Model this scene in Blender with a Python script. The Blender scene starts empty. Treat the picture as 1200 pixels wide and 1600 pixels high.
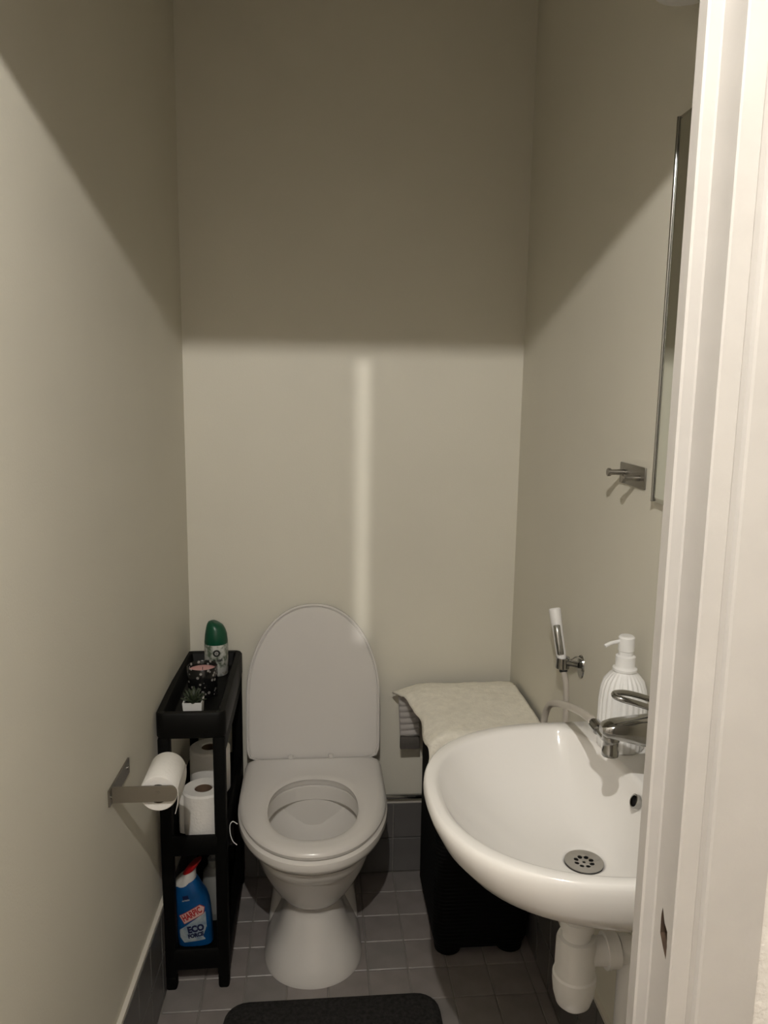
import bpy, bmesh, math, random
from mathutils import Vector, Matrix, noise
random.seed(7)
scene = bpy.context.scene
COL = scene.collection

# ------------------------------------------------------------------ camera
CAM_H, YAW, PIT, ROL, FPX = 1.441, .0899, .1609, .014, 1209.0
cam = bpy.data.cameras.new('camera'); cam.sensor_fit = 'HORIZONTAL'
cam.sensor_width = 36.0; cam.lens = 36.0 * FPX / 1200.0; cam.clip_start = .02
camo = bpy.data.objects.new('camera', cam); COL.objects.link(camo)
fw = Vector((math.sin(YAW)*math.cos(PIT), math.cos(YAW)*math.cos(PIT), -math.sin(PIT)))
rt = Vector((math.cos(YAW), -math.sin(YAW), 0)); up = rt.cross(fw)
r2 = math.cos(ROL)*rt + math.sin(ROL)*up; u2 = -math.sin(ROL)*rt + math.cos(ROL)*up
m = Matrix((r2, u2, -fw)).transposed().to_4x4(); m.translation = (0, 0, CAM_H)
camo.matrix_world = m
scene.camera = camo

# ------------------------------------------------------------------ light, exposure
LAMP = Vector((-.04, .02, 2.135))      # bare bulb hanging in the hall, above the photographer
LAMP_STRENGTH = 16800.0
LAMP_COLOR = (1.0, .95, .875)
STRIP_LAMP = Vector((-.0435, -2.4, 2.16))  # added unseen lamp, stands in for the strip of light the mirror reflects
STRIP_STRENGTH = 95000.0
w = bpy.data.worlds.new('world'); scene.world = w; w.use_nodes = True
w.node_tree.nodes['Background'].inputs[0].default_value = (0.02, 0.02, 0.02, 1)
scene.view_settings.view_transform = 'Standard'; scene.view_settings.look = 'None'
scene.view_settings.exposure = 0.0; scene.view_settings.gamma = 1.0
scene.view_settings.use_curve_mapping = False
scene.cycles.caustics_reflective = False; scene.cycles.caustics_refractive = False
scene.cycles.sample_clamp_indirect = 4.0
scene.cycles.max_bounces = 10; scene.cycles.diffuse_bounces = 6

# ------------------------------------------------------------------ materials
def lin(c):
    return tuple(((v/255)/12.92 if v/255 <= .04045 else ((v/255+.055)/1.055)**2.4) for v in c)
def mat(name, rgb, rough=.5, metal=0., bump=0., bscale=200., var=0., vscale=6., coat=0., spec=.5, rgb2=None, trans=0., ior=1.45):
    M = bpy.data.materials.new(name); M.use_nodes = True
    nt = M.node_tree; b = nt.nodes['Principled BSDF']
    b.inputs['Base Color'].default_value = (*rgb, 1); b.inputs['Roughness'].default_value = rough
    b.inputs['Metallic'].default_value = metal; b.inputs['Coat Weight'].default_value = coat
    b.inputs['Specular IOR Level'].default_value = spec; b.inputs['Transmission Weight'].default_value = trans
    b.inputs['IOR'].default_value = ior
    tc = nt.nodes.new('ShaderNodeTexCoord')
    if var > 0 or rgb2:
        n = nt.nodes.new('ShaderNodeTexNoise'); n.inputs['Scale'].default_value = vscale; n.inputs['Detail'].default_value = 5
        nt.links.new(tc.outputs['Object'], n.inputs['Vector'])
        r = nt.nodes.new('ShaderNodeValToRGB')
        a = tuple(v*(1-var) for v in rgb); c = rgb2 or tuple(min(1, v*(1+var)) for v in rgb)
        r.color_ramp.elements[0].color = (*a, 1); r.color_ramp.elements[1].color = (*c, 1)
        r.color_ramp.elements[0].position = .3; r.color_ramp.elements[1].position = .7
        nt.links.new(n.outputs['Fac'], r.inputs['Fac']); nt.links.new(r.outputs['Color'], b.inputs['Base Color'])
    if bump > 0:
        n2 = nt.nodes.new('ShaderNodeTexNoise'); n2.inputs['Scale'].default_value = bscale; n2.inputs['Detail'].default_value = 4
        nt.links.new(tc.outputs['Object'], n2.inputs['Vector'])
        bp = nt.nodes.new('ShaderNodeBump'); bp.inputs['Strength'].default_value = bump; bp.inputs['Distance'].default_value = .002
        nt.links.new(n2.outputs['Fac'], bp.inputs['Height']); nt.links.new(bp.outputs['Normal'], b.inputs['Normal'])
    return M
def emit(name, rgb, s):
    M = bpy.data.materials.new(name); M.use_nodes = True
    nt = M.node_tree; nt.nodes.remove(nt.nodes['Principled BSDF'])
    e = nt.nodes.new('ShaderNodeEmission'); e.inputs[0].default_value = (*rgb, 1); e.inputs[1].default_value = s
    nt.links.new(e.outputs[0], nt.nodes['Material Output'].inputs[0]); return M

M = {}
M['paint'] = mat('wall_paint', (.668, .643, .562), .55, bump=.12, bscale=260, var=.025, vscale=3)
M['ceil'] = mat('ceiling_paint', (.86, .845, .80), .8, var=.02)
M['frame'] = mat('frame_paint', (.42, .403, .385), .38, bump=.25, bscale=45, var=.03, vscale=18)
M['plaster'] = mat('hall_plaster', (.64, .615, .58), .8, bump=1.0, bscale=90, var=.05, vscale=25)
M['hallfloor'] = mat('hall_floor', (.40, .34, .27), .5, var=.2, vscale=9)
M['grout'] = mat('grout', (.22, .205, .19), .9, bump=.3, bscale=400, var=.1, vscale=40)
M['caulk'] = mat('caulk', (.60, .57, .51), .5)
M['wtile'] = mat('wall_tile', (.115, .11, .108), .3, var=.12, vscale=8)
M['tileA'] = mat('floor_tile_a', (.225, .203, .195), .34, bump=.1, bscale=90, var=.12, vscale=14)
M['tileB'] = mat('floor_tile_b', (.235, .211, .203), .36, bump=.1, bscale=90, var=.12, vscale=14)
M['tileC'] = mat('floor_tile_c', (.213, .197, .190), .32, bump=.1, bscale=90, var=.12, vscale=14)
M['ceramic'] = mat('ceramic', (.66, .64, .615), .12, coat=.25, var=.01)
M['basin'] = mat('basin_ceramic', (.80, .785, .765), .14, coat=.25, var=.01)
M['seat'] = mat('seat_plastic', (.64, .62, .60), .22, var=.01)
M['water'] = mat('water', (.66, .645, .61), .08, var=.01)
M['chrome'] = mat('chrome', (.42, .42, .41), .12, 1.0)
M['steel'] = mat('brushed_steel', (.30, .285, .26), .38, 1.0, bump=.15, bscale=500)
M['drainsteel'] = mat('drain_steel', (.62, .61, .59), .32, 1.0)
M['darksteel'] = mat('dark_steel', (.05, .05, .05), .5, .6)
M['black'] = mat('black_plastic', (.0028, .0028, .0026), .6, bump=.1, bscale=300, spec=.10)
M['blackrim'] = mat('black_tray', (.0042, .0042, .0038), .5, bump=.1, bscale=300, spec=.14)
M['hamper'] = mat('black_woven', (.0035, .0035, .0035), .75, spec=.15)
M['dark'] = mat('dark_hole', (.006, .005, .004), .9)
M['rawwood'] = mat('raw_wood', (.05, .03, .018), .9, var=.3, vscale=120)
M['tp'] = mat('tissue', (.78, .765, .74), .95, bump=.5, bscale=160, var=.02, vscale=60, spec=.1)
M['card'] = mat('cardboard', (.14, .09, .06), .9)
M['mat'] = mat('mat_pile', (.028, .027, .026), .97, bump=1.0, bscale=350, var=.35, vscale=120, spec=.05)
M['towel'] = mat('towel_terry', (.86, .83, .745), .97, bump=1.0, bscale=190, var=.06, vscale=60, spec=.05)
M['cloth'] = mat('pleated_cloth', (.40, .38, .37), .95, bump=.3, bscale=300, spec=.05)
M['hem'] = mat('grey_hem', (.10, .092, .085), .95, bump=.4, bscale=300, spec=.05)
M['green'] = mat('green_cap', (.002, .062, .030), .32)
M['leaf'] = mat('succulent', (.022, .032, .015), .55, var=.35, vscale=80)
M['soil'] = mat('soil', (.03, .022, .015), .95, bump=1, bscale=300)
M['wax'] = mat('pink_wax', (.60, .33, .32), .45)
M['glass'] = mat('clear_plastic', (.55, .57, .56), .08, trans=.85, ior=1.4)
M['smoke'] = mat('smoked_plastic', (.34, .35, .34), .25, trans=.3)
M['wplastic'] = mat('white_plastic', (.78, .775, .77), .35)
M['soap'] = mat('white_ceramic_satin', (.74, .74, .735), .4)
M['hose'] = mat('translucent_hose', (.56, .52, .47), .3, trans=.15)
M['mirror'] = mat('mirror_glass', (.62, .64, .60), .02, 1.0)
M['mirroredge'] = mat('mirror_edge', (.55, .55, .5), .12, .9)
M['blue'] = mat('blue_bottle', (.003, .062, .20), .3, var=.25, vscale=30)
M['paleblue'] = mat('pale_print', (.20, .28, .36), .4, rgb2=(.42, .46, .47), var=.1, vscale=60)
M['navy'] = mat('navy_print', (.004, .008, .05), .5)
M['redprint'] = mat('red_print', (.38, .015, .02), .5)
M['redcap'] = mat('red_cap', (.30, .006, .008), .35)
M['pinkprint'] = mat('pale_red_print', (.62, .42, .38), .5)
M['bwhite'] = mat('bottle_white', (.55, .54, .52), .4)
M['inkblack'] = mat('black_print', (.012, .014, .012), .5)

def candle_material():
    Mx = mat('black_dotted_glass', (.01, .01, .01), .15); nt = Mx.node_tree; b = nt.nodes['Principled BSDF']
    tc = nt.nodes.new('ShaderNodeTexCoord'); v = nt.nodes.new('ShaderNodeTexVoronoi'); v.inputs['Scale'].default_value = 92
    nt.links.new(tc.outputs['Object'], v.inputs['Vector'])
    r = nt.nodes.new('ShaderNodeValToRGB'); r.color_ramp.elements[0].position = .30; r.color_ramp.elements[1].position = .36
    r.color_ramp.elements[0].color = (.24, .23, .22, 1); r.color_ramp.elements[1].color = (.008, .008, .008, 1)
    nt.links.new(v.outputs['Distance'], r.inputs['Fac']); nt.links.new(r.outputs['Color'], b.inputs['Base Color']); return Mx
M['candle'] = candle_material()
def can_material():
    Mx = mat('can_print', (.5, .5, .5), .35); nt = Mx.node_tree; b = nt.nodes['Principled BSDF']
    tc = nt.nodes.new('ShaderNodeTexCoord'); n = nt.nodes.new('ShaderNodeTexNoise'); n.inputs['Scale'].default_value = 55; n.inputs['Detail'].default_value = 3
    nt.links.new(tc.outputs['Object'], n.inputs['Vector'])
    r = nt.nodes.new('ShaderNodeValToRGB'); e = r.color_ramp.elements
    e[0].position = .36; e[0].color = (.10, .13, .09, 1); e[1].position = .5; e[1].color = (.46, .47, .44, 1)
    x = e.new(.62); x.color = (.55, .56, .54, 1); x = e.new(.75); x.color = (.24, .20, .10, 1)
    nt.links.new(n.outputs['Fac'], r.inputs['Fac']); nt.links.new(r.outputs['Color'], b.inputs['Base Color']); return Mx
M['can'] = can_material()
def weave_material(Mx):
    nt = Mx.node_tree; b = nt.nodes['Principled BSDF']; tc = nt.nodes.new('ShaderNodeTexCoord')
    wv = nt.nodes.new('ShaderNodeTexWave'); wv.bands_direction = 'Z'; wv.inputs['Scale'].default_value = 30; wv.inputs['Distortion'].default_value = .5
    nt.links.new(tc.outputs['Object'], wv.inputs['Vector'])
    bp = nt.nodes.new('ShaderNodeBump'); bp.inputs['Strength'].default_value = .4; bp.inputs['Distance'].default_value = .003
    nt.links.new(wv.outputs['Fac'], bp.inputs['Height']); nt.links.new(bp.outputs['Normal'], b.inputs['Normal'])
weave_material(M['hamper'])

# ------------------------------------------------------------------ geometry helpers (all shapes are authored in world metres)
ORG = {}
def thing(name, loc, label=None, cat=None, group=None):
    o = bpy.data.objects.new(name, None); COL.objects.link(o); o.location = loc; o.empty_display_size = .05
    ORG[o.name] = Vector(loc)
    tag(o, label, cat, group); return o
def tag(o, label=None, cat=None, group=None, kind=None):
    for k, v in (('label', label), ('category', cat), ('group', group), ('kind', kind)):
        if v: o[k] = v
    return o
KZ = .985
def part(name, geo, material, parent=None, smooth=True, org=None, angle=40):
    V, F = geo
    o0 = ORG[parent.name] if parent else Vector(org or (0, 0, 0))
    me = bpy.data.meshes.new(name); me.from_pydata([tuple(Vector(v)-o0) for v in V], [], F); me.update()
    bm = bmesh.new(); bm.from_mesh(me); bmesh.ops.remove_doubles(bm, verts=bm.verts, dist=1e-6)
    bmesh.ops.recalc_face_normals(bm, faces=bm.faces)
    if smooth:
        for f in bm.faces: f.smooth = True
        ca = math.radians(angle)
        for e in bm.edges:
            if len(e.link_faces) == 2 and e.calc_face_angle(0) > ca: e.smooth = False
    bm.to_mesh(me); bm.free()
    me.materials.append(M[material] if isinstance(material, str) else material)
    o = bpy.data.objects.new(name, me); COL.objects.link(o)
    if parent: o.parent = parent
    else: o.location = o0
    ORG[o.name] = o0
    return o
def join(*gs):
    V, F = [], []
    for v, f in gs:
        k = len(V); V += list(v); F += [tuple(i+k for i in q) for q in f]
    return V, F
def box(x0, x1, y0, y1, z0, z1, r=0., seg=2):
    bm = bmesh.new(); bmesh.ops.create_cube(bm, size=1)
    for v in bm.verts:
        v.co = Vector(((x0+x1)/2+v.co.x*(x1-x0), (y0+y1)/2+v.co.y*(y1-y0), (z0+z1)/2+v.co.z*(z1-z0)))
    if r > 0: bmesh.ops.bevel(bm, geom=list(bm.edges), offset=r, segments=seg, profile=.5, affect='EDGES')
    return from_bm(bm)
def from_bm(bm):
    bm.verts.index_update(); V = [v.co.copy() for v in bm.verts]; F = [tuple(v.index for v in f.verts) for f in bm.faces]; bm.free(); return V, F
def loft(rings, cap0=True, cap1=True, closed=True):
    V, F = [], []; n = len(rings[0])
    for r in rings: V += [Vector(p) for p in r]
    for i in range(len(rings)-1):
        for j in range(n if closed else n-1):
            a, b = i*n+j, i*n+(j+1) % n
            F.append((a, b, b+n, a+n))
    if cap0: F.append(tuple(range(n-1, -1, -1)))
    if cap1: F.append(tuple(range((len(rings)-1)*n, len(rings)*n)))
    return V, F
def lathe(prof, c, n=40, cap=True):
    return loft([[(c[0]+r*math.cos(2*math.pi*k/n), c[1]+r*math.sin(2*math.pi*k/n), z) for k in range(n)] for r, z in prof], cap, cap)
def cyl(p0, p1, r0, r1=None, n=20):
    return tube([p0, p1], r0, n, r1)
def tube(pts, r, n=12, rend=None, caps=True):
    pts = [Vector(p) for p in pts]; T = []
    for i in range(len(pts)):
        a = pts[max(0, i-1)]; b = pts[min(len(pts)-1, i+1)]; T.append((b-a).normalized())
    ref = Vector((0, 0, 1)) if abs(T[0].z) < .9 else Vector((1, 0, 0))
    N = T[0].cross(ref).normalized(); rings = []
    for i, p in enumerate(pts):
        N = (N - T[i]*N.dot(T[i])).normalized(); B = T[i].cross(N)
        rr = r if rend is None else r + (rend-r)*i/(len(pts)-1)
        if isinstance(r, (list, tuple)): rr = r[i]
        rings.append([p + N*rr*math.cos(2*math.pi*k/n) + B*rr*math.sin(2*math.pi*k/n) for k in range(n)])
    return loft(rings, caps, caps)
def smooth_path(pts, k=8):
    pts = [Vector(p) for p in pts]; out = []
    for i in range(len(pts)-1):
        p0, p1, p2, p3 = pts[max(i-1, 0)], pts[i], pts[i+1], pts[min(i+2, len(pts)-1)]
        for s in range(k):
            t = s/k
            out.append(.5*((2*p1)+(-p0+p2)*t+(2*p0-5*p1+4*p2-p3)*t*t+(-p0+3*p1-3*p2+p3)*t**3))
    out.append(pts[-1]); return out
def sup(t, a, b, n=2.0):
    c, s = math.cos(t), math.sin(t)
    return a*math.copysign(abs(c)**(2/n), c), b*math.copysign(abs(s)**(2/n), s)
def star(poly, c, n):
    """resample a closed outline at n equal angles round c"""
    out = []
    for k in range(n):
        t = 2*math.pi*k/n; d = (math.cos(t), math.sin(t)); best = 0
        for i in range(len(poly)):
            p, q = poly[i], poly[(i+1) % len(poly)]
            ex, ey = q[0]-p[0], q[1]-p[1]; den = d[0]*ey-d[1]*ex
            if abs(den) < 1e-12: continue
            px, py = p[0]-c[0], p[1]-c[1]
            s = (px*ey-py*ex)/den; u = (px*d[1]-py*d[0])/den
            if s > 0 and -1e-6 <= u <= 1+1e-6: best = max(best, s)
        out.append((c[0]+d[0]*best, c[1]+d[1]*best))
    return out
def rrect(x0, x1, y0, y1, r, k=6):
    P = []
    for cx, cy, a in ((x1-r, y1-r, 0), (x0+r, y1-r, 90), (x0+r, y0+r, 180), (x1-r, y0+r, 270)):
        for i in range(k+1):
            t = math.radians(a+90*i/k); P.append((cx+r*math.cos(t), cy+r*math.sin(t)))
    return P
def at(poly, z): return [(x, y, z) for x, y in poly]
def fill_with_holes(loops, f3):
    """flat face bounded by the first loop with the other loops cut out; f3 maps (u, v) to a point"""
    bm = bmesh.new(); E = []
    for L in loops:
        vs = [bm.verts.new((p[0], p[1], 0)) for p in L]
        E += [bm.edges.new((vs[i], vs[(i+1) % len(vs)])) for i in range(len(vs))]
    bmesh.ops.triangle_fill(bm, use_beauty=True, use_dissolve=False, edges=E)
    for v in bm.verts: v.co = Vector(f3(v.co.x, v.co.y))
    return from_bm(bm)
def text_geo(s, size, f3, bold=0., depth=.0006, shear=0., xs=1.):
    cu = bpy.data.curves.new('txt', 'FONT'); cu.body = s; cu.size = size; cu.offset = bold; cu.align_x = 'CENTER'; cu.align_y = 'CENTER'
    cu.shear = shear; cu.resolution_u = 3; cu.extrude = depth
    o = bpy.data.objects.new('txt', cu); COL.objects.link(o); bpy.context.view_layer.update()
    me = bpy.data.meshes.new_from_object(o.evaluated_get(bpy.context.evaluated_depsgraph_get()))
    V = [Vector(f3(v.co.x*xs, v.co.y, v.co.z)) for v in me.vertices]; F = [tuple(p.vertices) for p in me.polygons]
    bpy.data.objects.remove(o); bpy.data.curves.remove(cu); bpy.data.meshes.remove(me); return V, F

# ------------------------------------------------------------------ room shell
XL0, SKEW, XR, YB, YF, ZC = -.3491, .038, .5698, 2.1221, .63, 2.5
def xl(y): return XL0 - SKEW*(YB-y)
def slab(pts, t):  # four points, pushed out along t
    t = Vector(t); a = [Vector(p) for p in pts]; return a+[p+t for p in a], [(0, 1, 2, 3), (7, 6, 5, 4), (0, 4, 5, 1), (1, 5, 6, 2), (2, 6, 7, 3), (3, 7, 4, 0)]
S = lambda name, geo, m_, **k: tag(part(name, geo, m_, smooth=False, **k), kind='structure')
S('wall_left', slab([(xl(YF), YF, 0), (XL0, YB, 0), (XL0, YB, ZC), (xl(YF), YF, ZC)], (-.1, 0, 0)), 'paint')
S('wall_back', box(XL0-.1, XR+.1, YB, YB+.1, 0, ZC), 'paint')
S('wall_right', box(XR, XR+.1, YF, YB, 0, ZC), 'paint')
S('ceiling', box(XL0-.2, XR+.1, YF-.1, YB+.1, ZC, ZC+.1), 'ceil')
# front wall: the pieces round the doorway
LJX, RJX, HEAD = -.412, .2695, 1.991
S('wall_front', join(box(.354, XR+.1, .532, YF, 0, ZC), box(-.60, -.495, .532, YF, 0, ZC), box(-.495, .354, .532, YF, 2.05, ZC)), 'plaster')

# floor: grout bed with the tiles laid on it
floor = S('floor', box(XL0-.2, XR+.1, .57, YB+.1, -.08, -.0035), 'grout')
TX0, TY0, TP, G = -.1689, 1.6199, .1, .0035
tmesh = {}
def tile_mesh(w_, d_, m_):
    key = (round(w_, 4), round(d_, 4), m_)
    if key not in tmesh:
        V, F = box(-w_/2, w_/2, -d_/2, d_/2, -.008, 0, .0012, 1)
        me = bpy.data.meshes.new('tile'); me.from_pydata(V, [], F); me.materials.append(M[m_]); tmesh[key] = me
    return tmesh[key]
for j in range(-11, 5):
    for i in range(-3, 8):
        x0, x1 = TX0+i*TP+G/2, TX0+(i+1)*TP-G/2; y0, y1 = TY0+j*TP+G/2, TY0+(j+1)*TP-G/2
        x0 = max(x0, xl((y0+y1)/2)+.012); x1 = min(x1, XR-.011); y1 = min(y1, YB-.011); y0 = max(y0, .58)
        if x1-x0 < .008 or y1-y0 < .008: continue
        o = bpy.data.objects.new('tile', tile_mesh(x1-x0, y1-y0, random.choice(('tileA', 'tileA', 'tileB', 'tileC'))))
        COL.objects.link(o); o.parent = floor; o.location = ((x0+x1)/2, (y0+y1)/2, random.uniform(-.0006, .0004))
# wall base of dark tiles, two rows
BH = .222
def base_band(name, p0, p1, nrm, off=0.):
    p0, p1, nrm = Vector(p0), Vector(p1), Vector(nrm).normalized(); d = (p1-p0); Ln = d.length; d.normalize()
    bed = S(name, slab([p0, p1, p1+Vector((0, 0, BH)), p0+Vector((0, 0, BH))], nrm*.004), 'grout')
    part('sealant_strip', slab([p0+Vector((0, 0, BH)), p1+Vector((0, 0, BH)), p1+Vector((0, 0, BH+.009)), p0+Vector((0, 0, BH+.009))], nrm*.009), 'caulk', bed, smooth=False)
    rot = math.atan2(d.y, d.x); n = int(Ln/TP)+2; half = BH/2
    for k in range(-1, n):
        a, b = max(0, off+k*TP+.0015), min(Ln, off+(k+1)*TP-.0015)
        if b-a < .01: continue
        for r in range(2):
            key = ('w', round(b-a, 4))
            if key not in tmesh:
                V, F = box(-(b-a)/2, (b-a)/2, -.004, .004, -half/2+.0015, half/2-.0015, .0012, 1)
                me = bpy.data.meshes.new('tile'); me.from_pydata(V, [], F); me.materials.append(M['wtile']); tmesh[key] = me
            o = bpy.data.objects.new('tile', tmesh[key]); COL.objects.link(o); o.parent = bed
            o.location = p0+d*((a+b)/2)+nrm*.006+Vector((0, 0, half*(r+.5))); o.rotation_euler = (0, 0, rot)
base_band('baseboard_left', (xl(YF), YF, 0), (XL0, YB, 0), (1, -SKEW, 0), .03)
base_band('baseboard_back', (XL0, YB, 0), (XR, YB, 0), (0, -1, 0), TX0-XL0-.1)
base_band('baseboard_right', (XR, YB, 0), (XR, YF, 0), (-1, 0, 0), .0)

# door frame: stepped posts, the right one with the strike hole
frame = S('door_1', box(-.4965, .354, .5255, .573, HEAD, 2.05, .002, 1), 'frame', org=(0, 0, 0))
def post(prof, z0, z1, skip=None):
    V, F = [], []; n = len(prof)
    for z in (z0, z1): V += [Vector((x, y, z)) for x, y in prof]
    for i in range(n):
        if i == skip: continue
        j = (i+1) % n; F.append((i, j, j+n, i+n))
    F += [tuple(range(n)), tuple(range(2*n-1, n-1, -1))]
    return V, F
P = [(RJX, .573), (RJX, .5605), (.2712, .559), (.2795, .559), (.2806, .5575), (.2806, .5268), (.2819, .5255), (.2965, .5255), (.2985, .5285), (.3030, .5290), (.3048, .5262), (.3070, .5255), (.354, .5255), (.354, .573)]
SK = 4
right = post(P, 0, HEAD, SK)
hole = [(.5468, 1.0205), (.5452, 1.0275), (.5405, 1.0170), (.5350, 1.0130), (.5338, 1.001), (.5340, .989), (.5405, .996), (.5464, 1.004)]
face = fill_with_holes([[(.5575, 0), (.5268, 0), (.5268, HEAD), (.5575, HEAD)], hole], lambda u, v: (.2806, u, v))
part('frame_post', join(right, face), 'frame', frame, smooth=False)
part('strike_hole', (lambda a: (a[0], [f for f in a[1]]))(loft([[(.2806, y, z) for y, z in hole], [(.30, y, z) for y, z in hole]], False, True)), 'rawwood', frame, smooth=False)
PL = [(-x+(RJX+LJX), y) for x, y in P]
part('frame_post', post(PL, 0, HEAD), 'frame', frame, smooth=False)

# the hall the picture is taken from
S('wall_hall_front', join(box(.354, 1.25, .528, .532, 0, ZC), box(-1.1, -.496, .528, .532, 0, ZC), box(-.496, .354, .528, .532, 2.05, ZC)), 'plaster')
S('wall_hall_left', box(-1.2, -1.1, -1.05, .532, 0, ZC), 'plaster')
S('wall_hall_right', box(1.25, 1.35, -1.05, .532, 0, ZC), 'plaster')
S('ceiling_hall', box(-1.2, 1.35, -1.15, .53, ZC, ZC+.1), 'ceil')
S('floor_hall', box(-1.2, 1.35, -1.15, .57, -.1, -.002), 'hallfloor')
GAPX = (.0001, .0143)     # made-up slit that narrows the added lamp to a strip of light
S('wall_hall_back', join(box(-1.2, -.75, -1.15, -1.05, 0, ZC), box(GAPX[1], 1.35, -1.15, -1.05, 0, ZC), box(-.75, GAPX[1], -1.15, -1.05, 1.98, ZC), box(GAPX[0]-.05, GAPX[1], -1.08, -1.05, 0, 1.730)), 'plaster')  # last box added to end the strip of light near the lid
S('slit_panel', box(-.75, GAPX[0], -1.12, -1.08, .005, 1.98), 'frame')  # unseen leaf added as the left edge of the light slit

# ------------------------------------------------------------------ hall lamp, and the added strip lamp
def lamp_fixture(name, p, ceil_z, strength, r, label):
    t = thing(name, (p.x, p.y, ceil_z), label, 'lamp')
    part('canopy', lathe([(.045, ceil_z), (.045, ceil_z-.012), (.02, ceil_z-.03)], p, 24), 'wplastic', t)
    part('cord', cyl((p.x, p.y, ceil_z-.03), (p.x, p.y, p.z+r+.045), .003, n=8), 'wplastic', t)
    part('socket', lathe([(.008, p.z+r+.05), (.016, p.z+r+.04), (.016, p.z+r+.012), (.008, p.z+r+.001)], p, 20), 'wplastic', t)
    bm = bmesh.new(); bmesh.ops.create_icosphere(bm, subdivisions=2, radius=r); bmesh.ops.translate(bm, verts=bm.verts, vec=p)
    part('bulb', from_bm(bm), emit(name+'_glow', LAMP_COLOR, strength), t)
lamp_fixture('pendant_lamp', LAMP, ZC, LAMP_STRENGTH, .010, 'bare bulb hanging on a cord from the hall ceiling')
lamp_fixture('added_strip_lamp', STRIP_LAMP, ZC, STRIP_STRENGTH, .008, 'added unseen bulb that casts the bright strip on the back wall')
# plain shell added round the unseen strip lamp
S('wall_added_room', join(box(-1.4, 1.5, -3.2, -3.1, 0, ZC), box(-1.5, -1.4, -3.2, -1.15, 0, ZC), box(1.5, 1.6, -3.2, -1.15, 0, ZC)), 'plaster')
S('ceiling_added_room', box(-1.5, 1.6, -3.2, -1.15, ZC, ZC+.1), 'ceil')
S('floor_added_room', box(-1.5, 1.6, -3.2, -1.15, -.1, -.002), 'hallfloor')

# ------------------------------------------------------------------ toilet
CX = -.005
def seat_outline(front, back, hw, yc, n=2.1, nb=14.):
    a = yc-front; b = back-yc; P_ = []
    for k in range(96):
        t = 2*math.pi*k/96
        if math.sin(t) <= 0: x, y = sup(t, hw, a, n)
        else: x, y = sup(t, hw, b, nb)
        P_.append((CX+x, yc+y))
    return P_
NS = 96; SC = (CX, 1.765)
def so(front, back, hw, yc, n=2.1, nb=14.): return star(seat_outline(front, back, hw, yc, n, nb), SC, NS)
toilet = thing('toilet', (CX, 1.85, 0), 'white ceramic floor-standing toilet with its lid raised', 'toilet')
R = []
for z, f_, b_, hw, yc in ((0, 1.668, 2.0, .124, 1.80), (.012, 1.668, 2.0, .124, 1.80), (.05, 1.684, 1.99, .108, 1.80), (.10, 1.706, 1.98, .085, 1.80), (.145, 1.716, 1.97, .073, 1.80),
                       (.166, 1.722, 1.97, .067, 1.80), (.174, 1.719, 1.97, .0685, 1.80), (.182, 1.708, 1.97, .080, 1.805), (.20, 1.690, 1.98, .0945, 1.81), (.24, 1.658, 2.0, .119, 1.82), (.28, 1.630, 2.03, .138, 1.83), (.32, 1.608, 2.05, .152, 1.835), (.355, 1.592, 2.06, .162, 1.835), (.366, 1.588, 2.06, .166, 1.835),
                       (.369, 1.574, 2.06, .176, 1.835), (.375, 1.563, 2.065, .184, 1.835), (.386, 1.558, 2.07, .188, 1.835), (.399, 1.560, 2.07, .187, 1.835), (.405, 1.567, 2.065, .181, 1.835)):
    R.append(at(so(f_, b_, hw, yc, 2.1, 3.2 if z < .3 else 5.), z))
bc = (CX, 1.752)
def oval(a, hw, z, dy=0., n=2.3):
    return at(star([(CX+sup(2*math.pi*k/96, hw, a, n)[0], bc[1]+dy+sup(2*math.pi*k/96, hw, a, n)[1]) for k in range(96)], SC, NS), z)
R += [oval(.150, .121, .405), oval(.146, .117, .402), oval(.145, .116, .366), oval(.149, .120, .361), oval(.170, .140, .360), oval(.166, .137, .343), oval(.14, .112, .31, .004), oval(.112, .088, .26, .01), oval(.085, .066, .22, .015), oval(.06, .05, .19, .018)]
part('bowl', loft(R, True, True), 'ceramic', toilet)
part('water', loft([oval(.088, .0685, .2255, .0148)], True, False), 'water', toilet)
# rear column that carries the bowl against the wall
R = []
for z, f_, b_, hw in ((0, 1.86, 2.095, .122), (.05, 1.868, 2.095, .116), (.10, 1.876, 2.095, .108), (.16, 1.885, 2.095, .096), (.22, 1.89, 2.095, .092), (.30, 1.89, 2.095, .11), (.38, 1.9, 2.1, .14)):
    R.append(at(rrect(CX-hw, CX+hw, f_, b_, .045), z))
part('rear_column', loft(R), 'ceramic', toilet)
for x, z in ((-.080, .083), (-.093, .024), (.083, .028)):
    y = 1.8645+.07*z
    part('bolt_cap', cyl((CX+x*1.0, y+.012, z), (CX+x, y-.006, z), .0055, .0045, 12), 'darksteel', toilet)
# seat
def seat_ring(k, z): # k inset of the outer outline
    return at(so(1.563+k, 2.016-k, .1845-k, 1.835), z)
def hole_ring(k, z): return [(CX+(x-CX), y, z) for x, y, z in oval(.138-k, .110-k, z, .005, 2.25)]
R = [hole_ring(-.004, .407), hole_ring(-.003, .418), hole_ring(.0, .423), hole_ring(-.006, .4268), hole_ring(-.02, .4285), seat_ring(.022, .4285), seat_ring(.010, .427), seat_ring(.003, .422), seat_ring(0, .416), seat_ring(.002, .4085), seat_ring(.008, .407)]
R.append(R[0])
part('seat', loft(R, False, False), 'seat', toilet)
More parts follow.
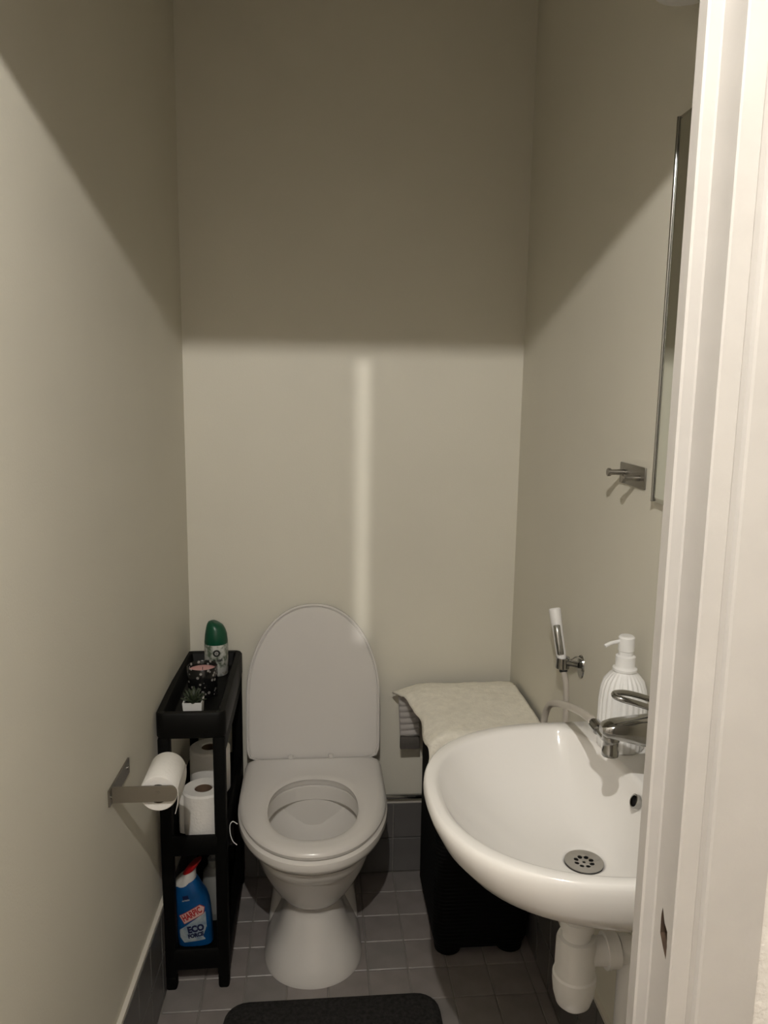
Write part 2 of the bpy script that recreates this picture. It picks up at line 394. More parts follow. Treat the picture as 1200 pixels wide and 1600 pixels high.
# lid: same outline, swung up and leaning on the wall
HY, HZ, LEAN = 2.0225, .4125, math.radians(7.5)
def lidmap(x, y, h): # y measured along the seat from the hinge towards the front, h off the inner face
    v = 2.004-y; return (x, HY+v*math.sin(LEAN)-h*math.cos(LEAN), HZ+v*math.cos(LEAN)+h*math.sin(LEAN))
def lid_ring(k, h): return [lidmap(x, y, h) for x, y in so(1.567+k, 2.004-k*.6, .1855-k, 1.835)]
R = [lid_ring(.012, -.012), lid_ring(.003, -.011), lid_ring(.0, -.006), lid_ring(.0005, .001), lid_ring(.003, .0035), lid_ring(.0058, .0035), lid_ring(.0072, -.0025), lid_ring(.0088, -.0025), lid_ring(.0100, .0010), lid_ring(.02, .0015), lid_ring(.06, .0005)]
part('lid', loft(R), 'seat', toilet)
for x in (-.062, .048):
    part('hinge', box(CX+x-.006, CX+x+.006, 2.002, 2.020, .4255, .4325, .002), 'seat', toilet)
fh = part('freshener_hook', tube(smooth_path([(-.186, 1.735, .400), (-.197, 1.735, .407), (-.2035, 1.735, .398), (-.203, 1.732, .378), (-.197, 1.729, .360), (-.187, 1.725, .352)], 6), .0011, 6), 'wplastic', org=(-.19, 1.735, .352))
tag(fh, 'thin white wire hook hung over the toilet rim', 'hook')

# ------------------------------------------------------------------ chrome supply pipe
pp = thing('water_pipe', (.25, 2.09, .25), 'thin dark chrome water pipe running along the top of the wall tiles', 'pipe')
part('pipe', cyl((.19, 2.098, .252), (XR-.012, 2.098, .249), .0075, n=14), 'chrome', pp)
part('valve', join(cyl((.180, 2.098, .252), (.197, 2.098, .252), .013, n=14), cyl((.187, 2.098, .23), (.187, 2.098, .272), .009, n=12)), 'chrome', pp)
for x in (.5,):
    part('pipe_clip', box(x-.006, x+.006, 2.098, YB, .242, .26, .001, 1), 'chrome', pp)

# ------------------------------------------------------------------ slim rolling cart
CX0, CX1, CY0, CY1 = -.361, -.203, 1.683, 2.110
cart = thing('slim_shelf_cart', (-.282, 1.9, 0), 'narrow black plastic three-tier cart between the wall and the toilet', 'cart')
def tray(z0, z1, zf, rim, inset=0.):
    x0, x1, y0, y1 = CX0+inset, CX1-inset, CY0+inset, CY1-inset
    r_ = lambda k, z: at(rrect(x0+k, x1-k, y0+k, y1-k, max(.022-k, .006)), z)
    return loft([r_(.002, z0), r_(0, z0+.003), r_(0, z1-.004), r_(.003, z1), r_(rim-.003, z1), r_(rim, z1-.003), r_(rim+.004, zf+.004), r_(rim+.008, zf)], True, True)
part('tray', tray(.645, .705, .668, .019), 'blackrim', cart)
part('tray', tray(.352, .402, .375, .010, .003), 'black', cart)
part('tray', tray(.055, .108, .072, .010, .003), 'black', cart)
for x in (CX0+.003, CX1-.031):
    for y in (CY0+.003, CY1-.031):
        part('post', box(x, x+.028, y, y+.028, .034, .646, .006), 'black', cart)
        part('foot', box(x+.001, x+.027, y+.001, y+.027, 0, .036, .006), 'black', cart)
part('side_rail', box(CX1-.010, CX1-.004, CY0+.03, CY1-.03, .60, .648, .002, 1), 'black', cart)

# toilet rolls on the middle shelf
def upright_roll(x, y, z, r, h, label, flap=False):
    t = thing('toilet_roll', (x, y, z), label, 'toilet roll', 'toilet rolls standing on the cart')
    n = 44
    part('paper', loft([[(x+q*math.cos(2*math.pi*k/n)*(1+.012*math.sin(5*2*math.pi*k/n)), y+q*math.sin(2*math.pi*k/n), zz) for k in range(n)] for q, zz in ((.021, z), (r-.004, z), (r, z+.004), (r*1.01, z+h*.5), (r, z+h-.004), (r-.005, z+h), (.022, z+h-.001), (.021, z+h-.006), (.021, z))], False, False), 'tp', t)
    part('core', loft([[(x+.0208*math.cos(2*math.pi*k/24), y+.0208*math.sin(2*math.pi*k/24), zz) for k in range(24)] for zz in (z, z+h-.004)], True, False), 'card', t)
    if flap:
        pts = [(x-.044, y-.026), (x-.054, y-.022), (x-.058, y-.010), (x-.057, y+.004), (x-.0515, y+.012)]
        A = [(px, py, z+.004) for px, py in pts]; B = [(px+.001, py, z+h-.005) for px, py in pts]
        C_ = [(px+.0015, py+.001, z+h-.005) for px, py in pts]; D_ = [(px+.0015, py+.001, z+.004) for px, py in pts]
        part('loose_sheet', loft([A, B, C_, D_, A], False, False, closed=False), 'tp', t)
upright_roll(-.268, 1.762, .3755, .050, .108, 'white toilet roll with a loose outer sheet standing on the cart middle shelf', True)
upright_roll(-.278, 1.95, .3755, .052, .122, 'white toilet roll at the wall end of the cart middle shelf')

# cleaner bottle on the bottom shelf
BX, BY, BZ, BD = -.3015, 1.765, .0725, .028
bt = thing('cleaner_bottle', (BX, BY, BZ), 'blue toilet cleaner bottle with bent white neck and red cap', 'bottle')
R = []
for z, xc, hw, hd in ((0, .006, .038, .022), (.004, .006, .042, .026), (.03, .005, .0425, .027), (.08, .003, .042, .027), (.115, .0, .0405, .027), (.135, -.004, .038, .027), (.150, -.009, .033, .026), (.163, -.014, .028, .0235), (.170, -.017, .0265, .022)):
    R.append([(BX+xc+x, BY+y, BZ+z*KZ+(x*.30 if z > .155 else x*.02)) for x, y in (sup(2*math.pi*k/48, hw, hd, 3.2) for k in range(48))])
part('body', loft(R), 'blue', bt)
R = []
for s, xc, hw, hd, tz, ti in ((0, -.017, .0275, .023, .163, .30), (.01, -.0175, .0275, .023, .170, .30), (.02, -.0160, .0260, .021, .178, .33), (.03, -.0125, .0225, .018, .186, .40), (.04, -.008, .0180, .0165, .193, .50), (.05, -.004, .0165, .0155, .198, .55)):
    R.append([(BX+xc+x, BY+y, BZ+tz*KZ+x*ti) for x, y in (sup(2*math.pi*k/40, hw, hd, 2.4) for k in range(40))])
part('neck', loft(R), 'bwhite', bt)
R = []
for xc, hw, tz, ti in ((-.004, .0180, .1975, .55), (.000, .0182, .2040, .56), (.006, .0175, .2130, .58), (.009, .0155, .2175, .60)):
    R.append([(BX+xc+x, BY+y, BZ+tz*KZ+x*ti) for x, y in (sup(2*math.pi*k/32, hw, hw, 2.) for k in range(32))])
part('cap', loft(R), 'redcap', bt)
FY = BY-BD
def onface(x0, z0, rot, lift=.0004, hd=.0268, hwid=.0425):
    c, s = math.cos(rot), math.sin(rot)
    def f(u, v, q=0.):
        x = x0+u*c-v*s; z = z0+u*s+v*c
        e = min(.98, abs(x-.003)/hwid); y = -hd*(1-e**3.2)**(1/3.2)
        return (BX+x, BY+y-lift-max(q, 0), BZ+z*KZ)
    return f
def decal(poly, f, m_, name):  # a fine grid cut to the outline, so that it follows the curved face
    bm = bmesh.new(); vs = [bm.verts.new((p[0], p[1], 0)) for p in poly]; bm.faces.new(vs)
    x0, x1 = min(p[0] for p in poly), max(p[0] for p in poly)
    for k in range(1, 16):
        bmesh.ops.bisect_plane(bm, geom=list(bm.verts)+list(bm.edges)+list(bm.faces), plane_co=(x0+(x1-x0)*k/16, 0, 0), plane_no=(1, 0, 0))
    for v in bm.verts: v.co = Vector(f(v.co.x, v.co.y))
    return part(name, from_bm(bm), m_, bt)
decal([(-.029, .050), (-.028, .030), (-.018, .016), (.034, .022), (.036, .055), (.034, .098), (.008, .078), (-.016, .060)], onface(0, 0, 0, .0006), 'paleblue', 'label_ground')
tilt = math.radians(30)
decal([(-.0305, -.0130), (.024, -.0130), (.035, .001), (.029, .0140), (-.0305, .0130)], onface(.003, .093, tilt, .0012), 'redprint', 'brand_border')
decal([(-.0292, -.0118), (.0232, -.0118), (.0334, .001), (.0280, .0126), (-.0292, .0118)], onface(.003, .093, tilt, .0016), 'pinkprint', 'brand_panel')
part('brand_lettering', text_geo('HARPIC', .0235, onface(.0014, .0935, tilt, .0022), .0008, .0003, .08, .64), 'redprint', bt, smooth=False)
part('product_lettering', text_geo('ECO', .0235, onface(.0100, .0530, math.radians(11), .0012), .0013, .0003, 0., .84), 'navy', bt, smooth=False)
part('product_lettering', text_geo('FORCE', .0145, onface(.0100, .0355, math.radians(11), .0012), .0009, .0003, 0., .84), 'navy', bt, smooth=False)
decal([(-.007, -.005), (.007, -.005), (.007, .005), (-.007, .005)], onface(-.012, .140, math.radians(12), .0030, .0265), 'navy', 'small_panel')
part('small_lettering', text_geo('ACTION', .0048, onface(-.012, .1310, math.radians(12), .0012, .0268), .0001, .0003), 'bwhite', bt, smooth=False)

# pump bottle behind it
PX, PY, PZ = -.262, 1.86, .073
pb = thing('pump_bottle', (PX, PY, PZ), 'clear pump bottle standing behind the blue cleaner bottle', 'bottle')
part('body', lathe([(.026, PZ), (.029, PZ+.004), (.029, PZ+.105), (.027, PZ+.125), (.018, PZ+.138), (.013, PZ+.142)], (PX, PY), 32), 'smoke', pb)
part('label', loft([[(PX+.0293*math.cos(t), PY+.0293*math.sin(t), z) for t in [math.radians(200+k*7) for k in range(21)]] for z in (PZ+.02, PZ+.085)], False, False, closed=False), 'smoke', pb)
part('pump', join(lathe([(.015, PZ+.141), (.015, PZ+.160), (.006, PZ+.162), (.006, PZ+.172), (.014, PZ+.174), (.013, PZ+.186)], (PX, PY), 24), tube([(PX, PY, PZ+.181), (PX-.03, PY-.004, PZ+.181), (PX-.036, PY-.005, PZ+.174)], .004, 10)), 'smoke', pb)

# ------------------------------------------------------------------ things in the top tray
TZ = .6685
AX, AY = -.2655, 2.03
can = thing('air_freshener_can', (AX, AY, TZ), 'air freshener spray can with a dark green cap', 'spray can')
part('body', lathe([(.029, TZ), (.0315, TZ+.003), (.0315, TZ+.083), (.0305, TZ+.087), (.029, TZ+.089)], (AX, AY), 36), 'can', can)
R = []
for z, r_, ox in ((.086, .0305, 0), (.090, .0312, 0), (.112, .029, 0), (.128, .0255, -.0005), (.138, .0215, -.002), (.145, .0145, -.005), (.1475, .006, -.007)):
    R.append([(AX+ox+r_*math.cos(2*math.pi*k/32), AY+r_*math.sin(2*math.pi*k/32), TZ+z-max(0, math.cos(2*math.pi*k/32))*(.004 if z > .12 else 0)) for k in range(32)])
part('cap', loft(R), 'green', can)
def oncan(a0, z0, rr=.0317):
    def f(u, v, q=0.):
        a = a0+u/rr; return (AX+(rr+max(q, 0))*math.cos(a), AY+(rr+max(q, 0))*math.sin(a), TZ+z0+v)
    return f
def ringdecal(f, ra, rb, m_, name, n=24):
    A = [f(ra*math.cos(2*math.pi*k/n), ra*math.sin(2*math.pi*k/n)) for k in range(n)]
    B = [f(rb*math.cos(2*math.pi*k/n), rb*math.sin(2*math.pi*k/n)) for k in range(n)]
    return part(name, loft([A, B], False, False), m_, can)
ringdecal(oncan(math.radians(-82), .066, .0319), .0098, .0048, 'inkblack', 'round_logo')
ringdecal(oncan(math.radians(-82), .066, .0319), .0048, .0004, 'bwhite', 'round_logo')
ringdecal(oncan(math.radians(-82), .066, .0321), .0030, .0014, 'inkblack', 'round_logo')
part('lettering', text_geo('e nat', .0125, oncan(math.radians(-76), .047, .0324), .0005, .0002), 'inkblack', can, smooth=False)

KX, KY = -.2825, 1.888
cd = thing('candle', (KX, KY, TZ), 'pink candle in a black glass with white dots', 'candle')
part('glass', lathe([(.034, TZ), (.0365, TZ+.003), (.0375, TZ+.074), (.0365, TZ+.0755), (.0352, TZ+.074), (.0345, TZ+.055)], (KX, KY), 40, True), 'candle', cd)
part('wax', lathe([(.0347, TZ+.0552), (.0347, TZ+.0635), (.012, TZ+.063), (.001, TZ+.0625)], (KX, KY), 40), 'wax', cd)
part('wick', cyl((KX, KY, TZ+.062), (KX+.001, KY, TZ+.071), .0008, n=6), 'dark', cd)

SX, SY = -.2865, 1.765
pt = thing('potted_succulent', (SX, SY, TZ), 'small green succulent in a square white pot', 'plant')
h = .0225; zt = TZ+.036
q = lambda k, z: [(SX-k, SY-k, z), (SX+k, SY-k, z), (SX+k, SY+k, z), (SX-k, SY+k, z)]
part('pot', loft([q(.020, TZ), q(h, zt), q(h-.003, zt), q(h-.004, zt-.006)]), 'soap', pt, smooth=False)
part('soil', loft([q(h-.0038, zt-.007), q(h-.0036, zt-.004)]), 'soil', pt, smooth=False)
leafmesh = None
for k in range(22):
    a = k*2.39996; tier = k/21; tiltl = math.radians(68-55*tier); ln = .026+.012*tier
    if leafmesh is None:
        R = []
        for s, wv, tv in ((0, .18, .12), (.25, .26, .14), (.55, .24, .11), (.8, .13, .07), (1, .015, .015)):
            R.append([(wv*math.cos(2*math.pi*i/6), tv*math.sin(2*math.pi*i/6)+.12*s*s, s) for i in range(6)])
        V, F = loft(R); leafmesh = bpy.data.meshes.new('leaf'); leafmesh.from_pydata(V, [], F); leafmesh.materials.append(M['leaf'])
        for p in leafmesh.polygons: p.use_smooth = True
    o = bpy.data.objects.new('leaf', leafmesh); COL.objects.link(o); o.parent = pt
    o.location = (.006*(1-tier)*math.cos(a), .006*(1-tier)*math.sin(a), zt-.006-TZ)
    o.rotation_euler = (Matrix.Rotation(a-math.pi/2, 3, 'Z') @ Matrix.Rotation(-tiltl, 3, 'X')).to_euler(); o.scale = (ln*.9, ln*.9, ln)

# ------------------------------------------------------------------ toilet roll holder on the left wall
hy = 1.368; hx = xl(hy)
th = thing('toilet_roll_holder', (hx, 1.42, .687), 'flat grey steel toilet roll holder screwed to the wall', 'holder')
part('wall_plate', slab([(xl(1.352), 1.352, .672), (xl(1.484), 1.484, .672), (xl(1.484), 1.484, .703), (xl(1.352), 1.352, .703)], (.0035, 0, 0)), 'steel', th, smooth=False)
arm = [(hx+.003, .672), (-.268, .672)]+[(-.268+.0155*math.sin(math.radians(a))*.75, .6875-.0155*math.cos(math.radians(a))) for a in range(15, 180, 15)]+[(-.268, .703), (hx+.003, .703)]
part('arm', loft([[(x, 1.366, z) for x, z in arm], [(x, 1.3695, z) for x, z in arm]]), 'steel', th, smooth=False)
part('rod', cyl((-.2925, 1.369, .6875), (-.2925, 1.478, .6875), .0075, n=16), 'steel', th)
part('rod_end', join(cyl((-.2925, 1.3665, .6875), (-.2925, 1.3652, .6875), .0062, n=18), cyl((-.2925, 1.3655, .6875), (-.2925, 1.3647, .6875), .0035, n=12)), 'steel', th)
for y in (1.36, 1.472): part('screw', cyl((xl(y)+.003, y, .6875), (xl(y)+.0048, y, .6875), .0035, n=12), 'chrome', th)
tr = thing('toilet_roll', (-.2925, 1.42, .688), 'part-used white toilet roll hanging on the steel wall holder', 'toilet roll')
n = 44; rc = (-.2925, .683)
def rring(q, y): return [(rc[0]+q*math.cos(2*math.pi*k/n), y, rc[1]+q*math.sin(2*math.pi*k/n)) for k in range(n)]
part('paper', loft([rring(.019, 1.375), rring(.0335, 1.375), rring(.035, 1.377), rring(.035, 1.473), rring(.0335, 1.475), rring(.019, 1.475), rring(.019, 1.375)], False, False), 'tp', tr)
part('core', loft([rring(.0188, 1.3755), rring(.0188, 1.4745)], False, False), 'card', tr)
A = [(-.2575, .690), (-.2573, .675), (-.2585, .662), (-.2615, .648), (-.2635, .640)]
part('loose_sheet', loft([[(x, 1.377, z) for x, z in A], [(x, 1.473, z) for x, z in A], [(x+.001, 1.473, z) for x, z in A], [(x+.001, 1.377, z) for x, z in A], [(x, 1.377, z) for x, z in A]], False, False, closed=False), 'tp', tr)

# ------------------------------------------------------------------ laundry hamper and towel
HX0, HX1, HY0, HY1, HT = .300, .545, 1.742, 2.045, .600
hm = thing('laundry_hamper', (.42, 1.89, 0), 'tall black laundry hamper standing under the towel', 'hamper')
R = [at(rrect(HX0+.02, HX1-.02, HY0+.02, HY1-.02, .02), .022), at(rrect(HX0+.006, HX1-.006, HY0+.006, HY1-.006, .03), .028), at(rrect(HX0, HX1, HY0, HY1, .03), .05), at(rrect(HX0, HX1, HY0, HY1, .03), HT-.05), at(rrect(HX0, HX1, HY0, HY1, .03), HT)]
part('body', loft(R), 'hamper', hm)
part('lid', loft([at(rrect(HX0-.003, HX1+.003, HY0-.003, HY1+.003, .032), HT), at(rrect(HX0-.003, HX1+.003, HY0-.003, HY1+.003, .032), HT+.012), at(rrect(HX0+.004, HX1-.004, HY0+.004, HY1-.004, .03), HT+.016)]), 'hamper', hm)
for x in (HX0+.042, HX1-.042):
    for y in (HY0+.042, HY1-.042):
        part('foot', lathe([(.026, 0), (.034, .006), (.037, .03)], (x, y), 20), 'hamper', hm)
# towel: one sheet, laid over the lid and falling at the front and on the toilet side
tw = thing('towel', (.4, 1.89, HT+.016), 'cream terry towel draped over the black hamper', 'towel')
NU, NV = 46, 60; V = []; F = []
top = HT+.0245
for j in range(NV+1):
    v = j/NV; s = -.10+v*(.10+.345)      # path length from the front edge of the lid, + runs to the back wall
    e = max(0., min(1., (s+.02)/.345))   # 0 front .. 1 back
    xe = .268-.012*e-.034*max(0, e-.62)/.38 if e > 0 else .268
    for i in range(NU+1):
        u = i/NU
        x = xe+u*(.556-xe); x += .004*math.sin(v*17)*(1-u)**4
        if s >= 0: y, z = 1.735+s, top
        else:
            a = min(-s/.03, math.pi/2); y = 1.735-.019*math.sin(a); z = top-.019*(1-math.cos(a))-max(0, -s-.03)
        if x < .318 and s > -.06:
            d = (.318-x); z -= 11.*d*d*(1-.85*e)+.08*d
        if y > 2.02: z -= (y-2.02)**2*3.5+.004
        ns = noise.noise(Vector((x*14, y*14, 2.))); n2 = noise.noise(Vector((x*45, y*45+z*45, 5.)))
        z += .0035*ns*(1 if s > 0 else .2)+.0012*n2
        if s < 0: y -= .008*noise.noise(Vector((x*16, z*5, 9)))*min(1, -s*8)+.006*min(1, -s*8)
        z += .004*max(0, .5-abs(x-.285)/.03)*(1 if s > .05 else 0)
        V.append(Vector((x, y, z)))
for j in range(NV):
    for i in range(NU):
        a = j*(NU+1)+i; F.append((a, a+1, a+NU+2, a+NU+1))
sheet = part('sheet', (V, F), 'towel', tw, angle=80)
so_ = sheet.modifiers.new('thickness', 'SOLIDIFY'); so_.thickness = .005; so_.offset = -1
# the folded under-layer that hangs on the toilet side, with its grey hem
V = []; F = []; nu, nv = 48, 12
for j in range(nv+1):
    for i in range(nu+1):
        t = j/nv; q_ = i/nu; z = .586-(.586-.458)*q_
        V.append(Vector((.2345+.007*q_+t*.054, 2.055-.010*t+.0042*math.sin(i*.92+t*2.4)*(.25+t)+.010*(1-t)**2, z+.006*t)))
for j in range(nv):
    for i in range(nu):
        a = j*(nu+1)+i; F.append((a, a+1, a+nu+2, a+nu+1))
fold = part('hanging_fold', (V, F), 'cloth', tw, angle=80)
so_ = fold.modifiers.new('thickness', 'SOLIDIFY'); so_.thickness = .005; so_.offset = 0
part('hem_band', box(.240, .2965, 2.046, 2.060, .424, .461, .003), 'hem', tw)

# ------------------------------------------------------------------ wash basin
BC = (.42, 1.078); NB = 96; RIM = .83; YC = 1.085
def basin_poly(xf, b, xb, yc=YC, xm=.44, n=2.35, rear=None):
    P_ = []; a = xm-xf
    for k in range(61):
        t = math.pi/2+math.pi*k/60; x, y = sup(t, a, b, n); P_.append((xm+x, yc+y))
    if rear is None: P_ += [(xb, yc-b), (xb, yc+b)]
    else:
        for k in range(1, 40):
            t = -math.pi/2+math.pi*k/40; x, y = sup(t, xb-xm, b, rear); P_.append((xm+x, yc+y))
    return P_
outer = star(basin_poly(.168, .241, XR-.0005), BC, NB)
def out_ring(s, z, sx=None): # shrink towards the wall side middle
    sx = s if sx is None else sx
    return [(XR-.0005-(XR-.0005-x)*sx, YC+(y-YC)*s, z) for x, y in outer]
inner = star(basin_poly(.190, .219, .510, xm=.440, n=2.3, rear=1.75), BC, NB)
def in_ring(k, z, p=0.): # k 0 rim .. 1 drain
    return [(BC[0]+(x-BC[0])*(1-k), BC[1]+(y-BC[1])*(1-k), z) for x, y in inner]
def ins(d, z):
    return [(x+(BC[0]-x)*d/math.hypot(BC[0]-x, BC[1]-y), y+(BC[1]-y)*d/math.hypot(BC[0]-x, BC[1]-y), z) for x, y in inner]
R = [out_ring(.40, .673, .42), out_ring(.52, .680, .52), out_ring(.63, .700, .62), out_ring(.74, .720, .72), out_ring(.84, .736, .82), out_ring(.92, .754, .905), out_ring(.968, .776, .955), out_ring(.992, .800, .987), out_ring(1, .815, 1), out_ring(.998, .823, .998), out_ring(.992, .828, .993), out_ring(.983, RIM, .985),
     ins(-.006, RIM), ins(-.002, RIM-.0008), ins(.002, RIM-.004), ins(.005, RIM-.010)]
for k in range(1, 15):
    t = k/14
    z = RIM-.012-.1075*(1-(1-t)**2.1)
    R.append([(x+(BC[0]-x)*q_, y+(BC[1]-y)*q_, z) for x, y in inner for q_ in (.03+(.97-.036/math.hypot(BC[0]-x, BC[1]-y))*t**1.05,)])
dr = [(BC[0]+.031*math.cos(2*math.pi*k/NB), BC[1]+.031*math.sin(2*math.pi*k/NB), RIM-.1215) for k in range(NB)]
R.append(dr)
R.append([(BC[0]+.028*math.cos(2*math.pi*k/NB), BC[1]+.028*math.sin(2*math.pi*k/NB), RIM-.130) for k in range(NB)])
sink = thing('wash_basin', (XR, YC, .672), 'white ceramic wash basin fixed to the wall below the mirror', 'sink')
part('basin', loft(R), 'basin', sink, angle=50)
circ = lambda c, r_, n_: [(c[0]+r_*math.cos(2*math.pi*k/n_), c[1]+r_*math.sin(2*math.pi*k/n_)) for k in range(n_)]
loops = [circ(BC, .030, 40), circ(BC, .0026, 12)]+[circ((BC[0]+.0125*math.cos(a*math.pi/4+.2), BC[1]+.0125*math.sin(a*math.pi/4+.2)), .0038, 14) for a in range(8)]
zd = RIM-.1195
drain = part('drain_strainer', fill_with_holes(loops, lambda u, v: (u, v, zd-.0022*max(0, 1-(math.hypot(u-BC[0], v-BC[1])/.02)**2))), 'drainsteel', sink, smooth=False)
sm = drain.modifiers.new('thickness', 'SOLIDIFY'); sm.thickness = .0015
part('drain_pipe', loft([at(circ(BC, .028, 40), zd-.0045), at(circ(BC, .028, 40), zd-.012)], True, True), 'dark', sink)
ox, oy, oz = .5005, 1.072, .800
on = Vector((-.93, 0, .36)).normalized(); ou = Vector((0, 1, 0)); ov = on.cross(ou)
oc = Vector((.4955, 1.080, .808))
def oring(r_, d): return [oc+ou*r_*math.cos(2*math.pi*k/28)+ov*r_*math.sin(2*math.pi*k/28)+on*d for k in range(28)]
part('overflow_ring', loft([oring(.0112, -.008), oring(.0112, .0008), oring(.0100, .0016), oring(.0088, .0010), oring(.0085, -.008)], False, False), 'chrome', sink)
part('overflow_hole', loft([oring(.0083, -.006), oring(.0083, -.007)], True, True), 'dark', sink)

# trap under the basin
tp_ = thing('basin_trap', (.42, 1.09, .44), 'white plastic bottle trap and waste pipe under the basin', 'trap')
tx, ty = .4205, 1.092
part('collar', lathe([(.0225, .6728), (.0225, .604), (.0275, .602), (.0275, .586), (.0235, .584), (.0225, .560)], (tx, ty), 30), 'wplastic', tp_)
part('bottle', lathe([(.0228, .570), (.0295, .569), (.0318, .563), (.0325, .505), (.0352, .502), (.0352, .488), (.0345, .484), (.033, .470), (.028, .452), (.020, .444), (.012, .442)], (tx, ty), 36), 'wplastic', tp_)
part('outlet', join(cyl((tx+.02, ty, .540), (.470, ty, .540), .0225, n=24), cyl((.468, ty, .540), (.474, ty, .540), .029, n=24), cyl((.474, ty, .540), (.489, ty, .540), .0275, n=24), cyl((.489, ty, .540), (.512, ty, .540), .0215, n=24)), 'wplastic', tp_)
part('waste_pipe', tube(smooth_path([(.490, ty, .545), (.507, ty, .542), (.5145, ty, .52), (.5145, ty, .45), (.5145, ty, .2), (.5145, ty, .002)], 6), .021, 22), 'wplastic', tp_)

# ------------------------------------------------------------------ tap
FYc = 1.068
fc = thing('basin_tap', (.535, FYc, RIM), 'chrome single-lever basin tap with loop handle and side hose outlet', 'tap')
part('base', lathe([(.027, RIM), (.027, RIM+.006), (.0225, RIM+.010), (.0225, RIM+.085), (.0215, RIM+.104), (.016, RIM+.112)], (.535, FYc), 32), 'chrome', fc)
R = []
for x, zc, hh, hw in ((.548, .926, .028, .020), (.52, .929, .0265, .021), (.49, .931, .022, .0205), (.465, .933, .017, .0195), (.447, .934, .0135, .0175), (.435, .934, .0105, .0135), (.430, .934, .006, .008)):
    R.append([(x, FYc+sup(2*math.pi*k/32, hw, hh, 3)[0], zc+sup(2*math.pi*k/32, hw, hh, 3)[1]) for k in range(32)])
part('spout', loft(R), 'chrome', fc)
part('aerator', join(lathe([(.0125, .930), (.0135, .921), (.0135, .917), (.0118, .915), (.0118, .903), (.0128, .901), (.0128, .8925), (.0095, .8920)], (.4465, FYc), 26)), 'chrome', fc)
part('hose_outlet', join(cyl((.445, FYc+.008, .913), (.440, FYc+.034, .919), .0075, n=16), cyl((.440, FYc+.032, .9185), (.4375, FYc+.047, .922), .0098, n=18), cyl((.4375, FYc+.047, .922), (.437, FYc+.052, .923), .0062, n=14)), 'chrome', fc)
part('lever', tube(smooth_path([(.545, FYc+.017, .958), (.51, FYc+.0185, .973), (.475, FYc+.016, .984), (.453, FYc+.008, .988), (.447, FYc-.002, .988), (.453, FYc-.012, .987), (.475, FYc-.0185, .982), (.51, FYc-.0185, .970), (.545, FYc-.017, .955)], 8), .0046, 12), 'chrome', fc)
part('lever_root', box(.522, .552, FYc-.021, FYc+.021, .936, .966, .007, 3), 'chrome', fc)

# ------------------------------------------------------------------ soap dispenser
sx, sy, sz = .5275, 1.222, RIM+.0003
sd = thing('soap_dispenser', (sx, sy, sz), 'white ribbed soap dispenser bottle with pump on the basin corner', 'soap dispenser')
n = 120; R = []
for z, r_, k in ((0, .036, 0), (.003, .0385, 1), (.03, .040, 1), (.085, .0395, 1), (.105, .0375, 1), (.120, .0325, 1), (.130, .025, .7), (.136, .0185, 0), (.139, .0175, 0)):
    R.append([(sx+(r_+k*.0013*math.cos(24*2*math.pi*i/n))*math.cos(2*math.pi*i/n), sy+(r_+k*.0013*math.cos(24*2*math.pi*i/n))*math.sin(2*math.pi*i/n), sz+z) for i in range(n)])
part('bottle', loft(R), 'soap', sd, angle=60)
part('collar', lathe([(.0175, sz+.136), (.0205, sz+.138), (.0205, sz+.142), (.0175, sz+.144), (.0165, sz+.146), (.0165, sz+.163), (.0125, sz+.165)], (sx, sy), 32), 'soap', sd)
part('pump', lathe([(.0125, sz+.164), (.0125, sz+.172), (.0137, sz+.173), (.0137, sz+.196), (.0115, sz+.1985)], (sx, sy), 32), 'soap', sd)
part('nozzle', tube([(sx-.008, sy, sz+.190), (sx-.030, sy-.004, sz+.187), (sx-.040, sy-.006, sz+.183)], .0032, 12), 'soap', sd)

# ------------------------------------------------------------------ bidet sprayer on the right wall
S0, S1 = Vector((.540, 1.585, .852)), Vector((.5325, 1.631, .957)); ax = (S1-S0)
bs = thing('bidet_sprayer', tuple(S0), 'white and chrome bidet hand sprayer hanging on the wall with pale hose', 'sprayer')
pt_ = lambda t: S0+ax*t
part('handle', tube([pt_(t) for t in (.0, .08, .14, .45, .62, .8, .98, 1.0)], [.0098, .0105, .011, .0112, .0118, .0128, .0135, .0115], 22), 'wplastic', bs)
part('end_sleeve', tube([pt_(t) for t in (-.22, -.2, -.08, -.06, .02)], [.008, .009, .0092, .0115, .0118], 18), 'darksteel', bs)
side = Vector((-.35, -.93, .12)).normalized()
part('trigger', tube(smooth_path([pt_(.14)+side*.009, pt_(.3)+side*.0125, pt_(.55)+side*.0135, pt_(.68)+side*.0115], 4), .0078, 12), 'chrome', bs)
hp = [tuple(S0-ax*.2), (.547, 1.570, .80), (.549, 1.566, .72), (.546, 1.56, .62), (.530, 1.535, .535), (.500, 1.485, .505), (.470, 1.435, .56), (.455, 1.415, .68), (.4495, 1.410, .775), (.449, 1.385, .832), (.448, 1.330, .863), (.447, 1.265, .886), (.444, 1.195, .906), (.4405, 1.148, .917), (.4372, FYc+.053, .923)]
part('hose', tube(smooth_path(hp, 8), .0066, 14), 'hose', bs)
hd = thing('sprayer_holder', (XR, 1.57, .85), 'small chrome wall bracket holding the bidet sprayer', 'bracket')
part('wall_plate', loft([[(XR, 1.545+.019*math.cos(2*math.pi*k/28), .852+.026*math.sin(2*math.pi*k/28)) for k in range(28)], [(XR-.003, 1.545+.018*math.cos(2*math.pi*k/28), .852+.025*math.sin(2*math.pi*k/28)) for k in range(28)]]), 'chrome', hd)
part('cradle', join(cyl((XR-.002, 1.552, .853), (.546, 1.578, .850), .007, n=14), lathe([(.0124, .836), (.0150, .836), (.0150, .860), (.0124, .860), (.0124, .836)], (.541, 1.583), 24, False)), 'chrome', hd)
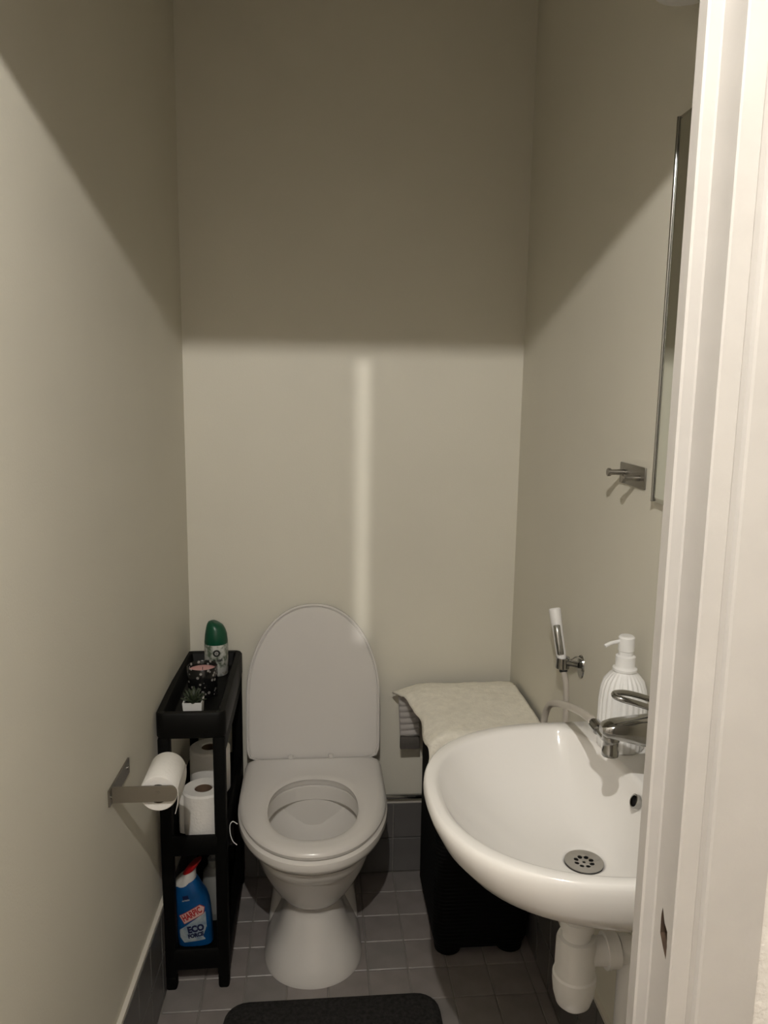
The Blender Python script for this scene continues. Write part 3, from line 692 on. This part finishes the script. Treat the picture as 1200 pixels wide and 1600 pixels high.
part('spring_lip', tube(smooth_path([(.545, 1.572, .8655), (.548, 1.552, .8655), (.556, 1.540, .876), (.562, 1.522, .877)], 5), .0016, 8), 'chrome', hd)

# ------------------------------------------------------------------ double hook, mirror and lamp on the right wall
hk = thing('robe_hook', (XR, 1.338, 1.29), 'brushed steel double robe hook with two pegs on the wall', 'hook')
part('back_plate', box(XR-.0035, XR, 1.283, 1.394, 1.2705, 1.3085, .0012, 2), 'steel', hk)
for y, z in ((1.372, 1.2915), (1.305, 1.288)):
    pg = part('peg', cyl((XR-.003, y, z), (XR-.030, y, z), .0052, n=18), 'steel', hk)
    part('knob', loft([[(x, y+r_*math.cos(2*math.pi*k/20), z+r_*math.sin(2*math.pi*k/20)) for k in range(20)] for x, r_ in ((XR-.029, .0052), (XR-.030, .0072), (XR-.0345, .0076), (XR-.0355, .0066))]), 'steel', pg)
mr = thing('wall_mirror', (XR, 1.0, 1.257), 'tall frameless mirror on the wall above the basin', 'mirror')
part('glass', box(XR-.011, XR-.0105, .766, 1.226, 1.266, 1.852), 'mirror', mr, smooth=False)
R = lambda x, k: [(x, .76+k, 1.258+k), (x, 1.232-k, 1.258+k), (x, 1.232-k, 1.858-k), (x, .76+k, 1.858-k)]
part('edge', loft([R(XR, 0), R(XR-.0095, 0), R(XR-.0105, .006)], False, True), 'mirroredge', mr, smooth=False)
part('trim_bead', tube([(XR-.0115, 1.229, 1.259), (XR-.0115, 1.229, 1.857)], .0028, 12), 'chrome', mr)
wl = thing('wall_lamp', (XR, 1.0, 1.98), 'unlit white wall lamp above the mirror', 'lamp')
part('base', box(XR-.02, XR, .86, 1.12, 2.01, 2.08, .005), 'wplastic', wl)
R = []
for y, s in ((.815, .2), (.82, .6), (.84, .87), (.87, 1), (1.11, 1), (1.15, .93), (1.18, .75), (1.195, .45), (1.2, .15)):
    R.append([(.515+.053*s*sup(2*math.pi*k/32, 1, 1, 2.6)[0], y, 2.036+.063*s*sup(2*math.pi*k/32, 1, 1, 2.6)[1]) for k in range(32)])
part('shade', loft(R), 'soap', wl)

# ------------------------------------------------------------------ bath mat
mt = part('bath_mat', (lambda: loft([at(rrect(-.205, .286, .98, 1.624, .05), .0008), at(rrect(-.209, .290, .976, 1.628, .054), .006), at(rrect(-.207, .288, .978, 1.626, .052), .012), at(rrect(-.199, .280, .986, 1.618, .046), .015), at(rrect(-.19, .27, .996, 1.608, .04), .0155)]))(), 'mat', org=(.04, 1.3, 0))
tag(mt, 'dark charcoal bath mat with rounded corners on the tiled floor', 'mat')
